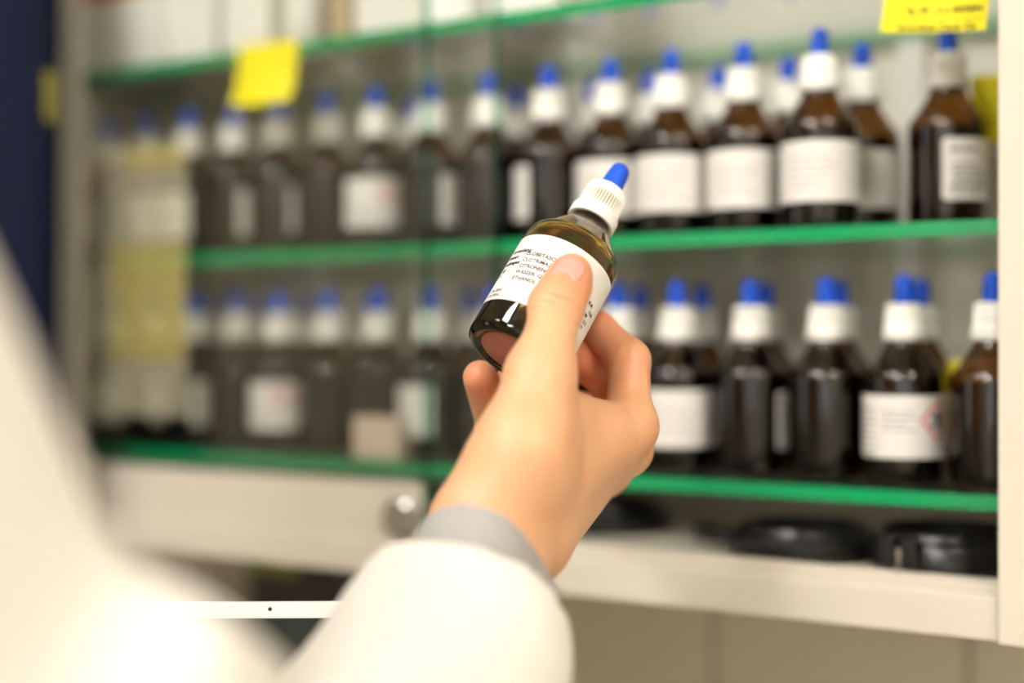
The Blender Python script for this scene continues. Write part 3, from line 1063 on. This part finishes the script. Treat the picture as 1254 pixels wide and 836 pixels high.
me = cap_mesh(160); me.materials.append(M['white'])
link('screw_cap', me, hb)
link('rubber_bulb', me_bulb, hb)
LZ0, LZ1 = 0.0125, 0.0445
hl = link('paper_label', label_mesh(176, LZ0, LZ1, 0.00014, R), hb)
hl.rotation_euler = (0, 0, math.radians(0))
T = []
tx = -0.0176
for i, s in enumerate(['CLOBETASOL 17', 'CLOTRIMAZOL', 'CITRONENOEL', 'WASSER, GEREIN.', 'ETHANOL 96%']):
    T.append(text_mesh(s, 0.00235, tx, LZ1 - 0.0104 - i * 0.0030, bold=.000045))
T.append(quad_strip(tx - .0009, LZ1 - .0062, tx - .0009, LZ0 + .0004, .00016, 2))
for i, s in enumerate(['Anwendung', 'Rezept', 'auftragen', 'tgl.', 'P.']):
    T.append(text_mesh(s, 0.0024, tx - .0014 - .0085, LZ1 - 0.0088 - i * 0.0030, bold=.00009))
for i, s in enumerate(['1. 09. 2016', '12. 8. 2016']):
    T.append(text_mesh(s, 0.0019, tx - .0014 - .0090, LZ0 + .0038 - i * .0024, bold=.00006))
for i, s in enumerate(['EUR', '12,50', '1,98', '2,71', '17,19']):
    T.append(text_mesh(s, 0.0019, 0.0160 + .0026 * (i % 2), LZ0 + .0165 - i * .0024, bold=.00008))
add_print(hl, T, M['ink'], R + 0.00022)

# ------------------------------------------------------------------ the person: hand, arms, head, coat
person = empty('person')
person.matrix_world = CAM2W
tag(person, 'person in a white coat with grey cuff, arm raised, holding a brown bottle', 'person')

def build_hand():
    Fd = Field((-.075, .440, -.150), (.085, .650, .060), .0008)
    c = cpt
    palm = Fd.blank()
    mcp = [(c(770, 523, .553), .0092), (c(765, 549, .572), .0090), (c(743, 573, .588), .0084), (c(722, 594, .601), .0075)]
    wr_r = c(590, 645, .492); wr_u = c(640, 655, .516)
    wmid = (wr_r + wr_u) / 2
    k = .010
    Fd.limb(palm, wr_r, wr_u, .0165, .0155, k)
    el = np.array((-.062, .318, -.222))
    Fd.limb(palm, wmid, wmid + (el - wmid) * .35, .019, .021, k)
    Fd.limb(palm, mcp[0][0], c(640, 590, .505), .0095, .0170, k)
    Fd.limb(palm, mcp[1][0], c(640, 610, .512), .0095, .0165, k)
    Fd.limb(palm, mcp[2][0], wr_u, .0090, .0150, k)
    Fd.limb(palm, mcp[3][0], wr_u, .0080, .0145, k)
    Fd.limb(palm, mcp[0][0], mcp[1][0], .0092, .0090, .006)
    Fd.limb(palm, mcp[1][0], mcp[2][0], .0090, .0084, .006)
    Fd.limb(palm, mcp[2][0], mcp[3][0], .0084, .0075, .006)
    # thumb base, web
    t_mcp = c(662, 458, .508); t_cmc = c(641, 558, .496)
    Fd.limb(palm, t_mcp, t_cmc, .0118, .0168, k)
    Fd.limb(palm, t_cmc, wr_r, .0172, .0165, k)
    Fd.limb(palm, c(668, 500, .513), c(752, 527, .545), .0095, .0090, .008)
    Fd.limb(palm, c(650, 530, .505), c(740, 545, .550), .0120, .0100, .010)
    # knuckle
    Fd.blob(palm, c(773, 522, .550), (.0085, .0085, .0085), .006)
    D = palm.copy()
    # thumb
    tip = c(700, 335, .528)
    ip = c(681, 376, .521)
    th = Fd.blank()
    Fd.chain(th, [(tip, .0076), (c(694, 350, .526), .0086), (ip, .0098), (c(673, 415, .513), .0088), (t_mcp, .0118)], .004)
    Fd.crease(th, c(683, 366, .512), ip - tip, .0017, .0010, .012)
    Fd.crease(th, c(680, 374, .511), ip - tip, .0017, .0010, .012)
    Fd.crease(th, c(678, 382, .510), ip - tip, .0017, .0010, .012)
    fingers = []
    def fing(pts):
        f = Fd.blank(); Fd.chain(f, pts, .003); fingers.append(f); return f
    fi = fing([mcp[0], (c(770, 441, .566), .0083), (c(732, 404, .577), .0072), (c(700, 388, .582), .0066)])
    Fd.crease(fi, c(765, 432, .558), (1, .2, -.6), .0005, .0008, .010)
    fing([mcp[1], (c(746, 463, .588), .0084), (c(700, 437, .576), .0074), (c(664, 431, .575), .0068)])
    fing([mcp[2], (c(714, 506, .608), .0080), (c(660, 480, .592), .0072), (c(628, 463, .572), .0066)])
    fp = fing([mcp[3], (c(668, 560, .612), .0074), (c(604, 522, .590), .0068), (c(588, 462, .566), .0069)])
    Fd.crease(fp, c(587, 487, .560), (0, 0, 1), .0005, .0008, .009)
    def smin(a, b, k):
        h = np.maximum(k - np.abs(a - b), 0) / k
        return np.minimum(a, b) - h * h * k * .25
    D = smin(palm, th, .007)
    for f in fingers:
        D = np.minimum(D, smin(palm, f, .005))
    # tendons and hollows on the back of the hand
    Fd.dent(D, c(706, 560, .488), .0016, .010)
    Fd.dent(D, c(742, 512, .522), .0012, .008)
    Fd.cut_cylinder(D, BA, BD, .0485, R + .00025)
    V, F = Fd.mesh(D)
    # keep the biggest closed shape
    V = relax(V, F, 2, .3)
    return V, F

hV, hF = build_hand()

EL = np.array((-.062, .318, -.222))        # right elbow
SHO = np.array((-.187, .262, -.014))       # right shoulder
def build_rest():
    Fd = Field((-.70, .02, -.75), (.06, .58, .40), .006)
    D = Fd.blank()
    wm = (cpt(590, 645, .492) + cpt(640, 655, .516)) / 2
    Fd.chain(D, [(wm + (EL - wm) * .12, .017), (EL, .034), (SHO + (-.012, .0, -.02), .042)], .02)
    L_S, L_E, L_W = np.array((-.52, .235, -.02)), np.array((-.50, .33, -.28)), np.array((-.245, .452, -.315))
    Fd.chain(D, [(L_S, .042), (L_E, .034), (L_W, .021)], .02)
    Fd.limb(D, SHO + (-.02, 0, -.02), L_S, .05, .05, .04)
    Fd.blob(D, (-.345, .225, -.16), (.135, .08, .20), .05)
    Fd.blob(D, (-.345, .21, -.48), (.125, .08, .20), .06)
    # neck and head
    Fd.limb(D, (-.345, .235, 0), (-.345, .255, .12), .052, .050, .03)
    Fd.blob(D, (-.345, .255, .205), (.073, .092, .108), .02)
    Fd.blob(D, (-.345, .300, .135), (.048, .045, .040), .03)
    Fd.limb(D, (-.345, .345, .200), (-.345, .362, .172), .007, .013, .012)
    for s in (-1, 1):
        Fd.blob(D, (-.345 + s * .076, .25, .19), (.010, .020, .032), .006)
        Fd.dent(D, (-.345 + s * .030, .345, .205), .010, .014)
    Fd.limb(D, (-.365, .345, .135), (-.325, .345, .135), .006, .006, .006)
    V, F = Fd.mesh(D)
    # left hand round the tablet edge
    F2 = Field((-.30, .40, -.36), (-.08, .56, -.22), .002)
    D = F2.blank()
    F2.limb(D, L_W, (-.215, .492, -.292), .020, .017, .01)
    F2.limb(D, (-.225, .492, -.280), (-.215, .480, -.315), .013, .013, .01)
    for i, dz in enumerate((0, -.016, -.031, -.045)):
        L = (.055, .062, .058, .046)[i]
        pz = -.266 + dz
        yb = .506 + (pz + .266) * .466
        F2.chain(D, [((-.212, yb - .004, pz), .0078), ((-.190 + .2 * L, yb + .014, pz), .0072), ((-.200 + L, yb + .012, pz + .002), .0062)], .004)
    F2.chain(D, [((-.222, .476, -.270), .011), ((-.200, .462, -.256), .0092), ((-.172, .468, -.248), .0075)], .004)
    V2, Fq = F2.mesh(D)
    return [(relax(V, F, 2), F), (relax(V2, Fq, 1), Fq)]
body = link('body', vf_mesh('body', [(hV, hF)] + build_rest(), M['skin']), person)

# blood shows through at fingertips and knuckles
def flush(me):
    n = len(me.vertices)
    P = np.empty(n * 3); me.vertices.foreach_get('co', P); P = P.reshape(-1, 3)
    v = np.zeros(n)
    for p, rad, amt in ((cpt(699, 338, .522), .013, .8), (cpt(588, 460, .560), .014, .6), (cpt(700, 388, .582), .020, .7), (cpt(735, 405, .577), .020, .6),
                        (cpt(768, 441, .566), .016, .45), (cpt(690, 440, .576), .030, .8), (cpt(730, 470, .588), .022, .8), (cpt(775, 522, .548), .012, .25), (cpt(660, 560, .60), .03, .6)):
        d2 = ((P - p) ** 2).sum(1)
        v = np.maximum(v, amt * np.exp(-d2 / rad ** 2))
    a = me.attributes.new('flush', 'FLOAT', 'POINT')
    a.data.foreach_set('value', v.astype(np.float32))
flush(body.data)
# thumbnail, laid on the thumb
def thumbnail():
    bvh = BVHTree.FromPolygons([tuple(v) for v in hV], [tuple(f) for f in hF])
    tip = Vector(cpt(700, 335, .528)); ip = Vector(cpt(681, 376, .521))
    along = (tip - ip).normalized()
    nrm = Vector((-.10, -.90, .32)); nrm = (nrm - along * nrm.dot(along)).normalized()
    acr = along.cross(nrm).normalized()
    cen = tip - along * .0040 + acr * 0.0
    bm = bmesh.new()
    nu, nv = 16, 18
    g = {}
    for i in range(nu + 1):
        for j in range(nv + 1):
            u = i / nu * 2 - 1; v = j / nv * 2 - 1
            w = .0060 * (1 - .10 * max(0, v) ** 4 - .30 * max(0, -v) ** 6)
            # rounded cuticle below, gently rounded free edge above
            y = v * .0056 - (0.0022 * (u * u - 1) * max(0, -v) if v < 0 else 0) + (-.0018 * u * u * v if v > 0 else 0)
            p = cen + acr * (u * w) + along * (y + .0012)
            hit = bvh.ray_cast(p + nrm * .03, -nrm, .06)
            if hit[0] is None:
                hit = bvh.find_nearest(p)
            q = hit[0] + nrm * (.00035 if abs(u) < .9 and v > -.9 else -.0001)
            g[i, j] = bm.verts.new(q)
    for i in range(nu):
        for j in range(nv):
            bm.faces.new((g[i, j], g[i + 1, j], g[i + 1, j + 1], g[i, j + 1]))
    me = bm_mesh(bm, 'thumbnail')
    me.polygons.foreach_set('use_smooth', [True] * len(me.polygons))
    me.materials.append(M['nail'])
    o = link('thumbnail', me, person)
    o['label'] = 'pale pink thumbnail'
    so = o.modifiers.new('thick', 'SOLIDIFY'); so.thickness = .0003; so.offset = 1
thumbnail()

def build_coat():
    Fd = Field((-.72, .02, -.80), (.06, .60, .10), .0045)
    D = Fd.blank()
    wm = (cpt(590, 645, .492) + cpt(640, 655, .516)) / 2
    dr = (EL - wm) / np.linalg.norm(EL - wm)
    SX = np.array((-.0065, 0, 0))
    Fd.chain(D, [(wm - dr * .01, .0262), (wm + dr * .055 + SX * .4, .0318), (wm + dr * .10 + SX * 1.9, .0345), (wm + dr * .15 + SX * 3, .0415), (EL + (.004, 0, 0), .068), (SHO, .078)], .03)
    Fd.limb(D, cpt(168, 880, .28), cpt(298, 848, .31), .029, .0125, .012)
    L_S, L_E, L_W = np.array((-.52, .235, -.01)), np.array((-.50, .33, -.28)), np.array((-.275, .440, -.315))
    Fd.chain(D, [(L_S, .078), (L_E, .058), (L_W, .038)], .03)
    Fd.limb(D, SHO, L_S, .078, .078, .05)
    Fd.blob(D, (-.345, .225, -.16), (.185, .125, .24), .06)
    Fd.limb(D, (-.345, .21, -.40), (-.345, .21, -.80), .15, .17, .06)
    X, Y, Z = Fd.grid(tuple(slice(0, n) for n in Fd.n))
    D += .0022 * np.sin(X * 60 + Z * 45 + 3 * np.sin(Y * 22)) * np.sin(Z * 38 + Y * 50)
    q = (X - wm[0]) * dr[0] + (Y - wm[1]) * dr[1] + (Z - wm[2]) * dr[2]
    rr = np.sqrt(np.maximum((X - wm[0]) ** 2 + (Y - wm[1]) ** 2 + (Z - wm[2]) ** 2 - q * q, 0))
    near = (rr < .07) & (q > -.06) & (q < .05)
    D[:] = np.where(near, np.maximum(D, .036 - q), D)
    V, F = Fd.mesh(D)
    return relax(V, F, 2), F
coat = link('white_coat', vf_mesh('white_coat', [build_coat()], M['coat']), person)
def build_cuff():
    Fd = Field((-.06, .42, -.13), (.04, .56, -.03), .002)
    D = Fd.blank()
    wr_r = cpt(590, 645, .492); wr_u = cpt(640, 655, .516)
    wm = (wr_r + wr_u) / 2
    dr = (EL - wm) / np.linalg.norm(EL - wm)
    Fd.limb(D, wr_r + dr * .012, wr_u + dr * .012, .0185, .0180, .008)
    Fd.limb(D, wr_r + dr * .045, wr_u + dr * .045, .0205, .0200, .008)
    Fd.limb(D, wr_r + dr * .018, wr_u + dr * .026, .0195, .0190, .008)
    s = tuple(slice(0, n) for n in Fd.n)
    X, Y, Z = Fd.grid(s)
    q = (X - wm[0]) * dr[0] + (Y - wm[1]) * dr[1] + (Z - wm[2]) * dr[2]
    D[:] = np.maximum(D, .016 - q)
    V, F = Fd.mesh(D)
    return relax(V, F, 2), F
link('grey_cuff', vf_mesh('grey_cuff', [build_cuff()], M['knit']), person)['label'] = 'grey knitted cuff'
# hair, trousers, shoes
Fd = Field((-.46, .12, .12), (-.23, .38, .35), .005)
D = Fd.blank(); Fd.blob(D, (-.345, .245, .215), (.080, .098, .112), .01)
X, Y, Z = Fd.grid(tuple(slice(0, n) for n in Fd.n))
D[:] = np.maximum(D, np.minimum((Y - .30) + 0 * D, (Z - .25) * -1 + 0 * D))
D += .0015 * np.sin(X * 400) * np.sin(Z * 60 + Y * 90)
V, F = Fd.mesh(D)
link('hair', vf_mesh('hair', [(relax(V, F, 1), F)], M['hair']), person)
Fd = Field((-.60, .05, -1.42), (-.08, .38, -.55), .010)
D = Fd.blank()
Fd.blob(D, (-.345, .21, -.68), (.16, .11, .12), .04)
for s in (-1, 1):
    Fd.chain(D, [((-.345 + s * .085, .21, -.70), .085), ((-.345 + s * .09, .22, -1.02), .066), ((-.345 + s * .09, .20, -1.36), .055)], .03)
V, F = Fd.mesh(D)
link('trousers', vf_mesh('trousers', [(relax(V, F, 2), F)], M['trousers']), person)
for s in (-1, 1):
    Fd = Field((-.345 + s * .09 - .08, .08, -1.46), (-.345 + s * .09 + .08, .44, -1.30), .006)
    D = Fd.blank()
    Fd.limb(D, (-.345 + s * .09, .17, -1.40), (-.345 + s * .09, .36, -1.415), .046, .040, .02)
    X, Y, Z = Fd.grid(tuple(slice(0, n) for n in Fd.n))
    D[:] = np.maximum(D, -1.4495 - Z)
    V, F = Fd.mesh(D)
    link('shoe', vf_mesh('shoe', [(relax(V, F, 1), F)], M['shoe']), person)

# ------------------------------------------------------------------ tablet in the other hand
tb = empty('tablet')
top = Vector((-.095, .560, -.1018))
tilt = math.radians(25)
zt = Vector((0, math.sin(tilt), math.cos(tilt)))
yt = Vector((0, math.cos(tilt), -math.sin(tilt)))
xt = Vector((1, 0, .010)).normalized()
mloc = Matrix(((xt.x, yt.x, zt.x, top.x), (xt.y, yt.y, zt.y, top.y), (xt.z, yt.z, zt.z, top.z), (0, 0, 0, 1)))
tb.matrix_world = CAM2W @ mloc
tag(tb, 'white-framed tablet with a dark screen under the sleeve', 'tablet')
box_obj('tablet_body', (-.085, 0, -.240), (.085, .0075, 0), M['tablet'], tb, .0018)
box_obj('screen', (-.078, -.0004, -.222), (.078, .0004, -.0072), M['screen'], tb, .0002)
me = bm_mesh(lathe([(0, 0), (.0008, 0), (.0008, .0004), (0, .0004)], 20), 'lens')
o = link('camera_dot', me, tb, [M['black']]); o.location = (0, .00005, -.0036); o.rotation_euler = (PI / 2, 0, 0)
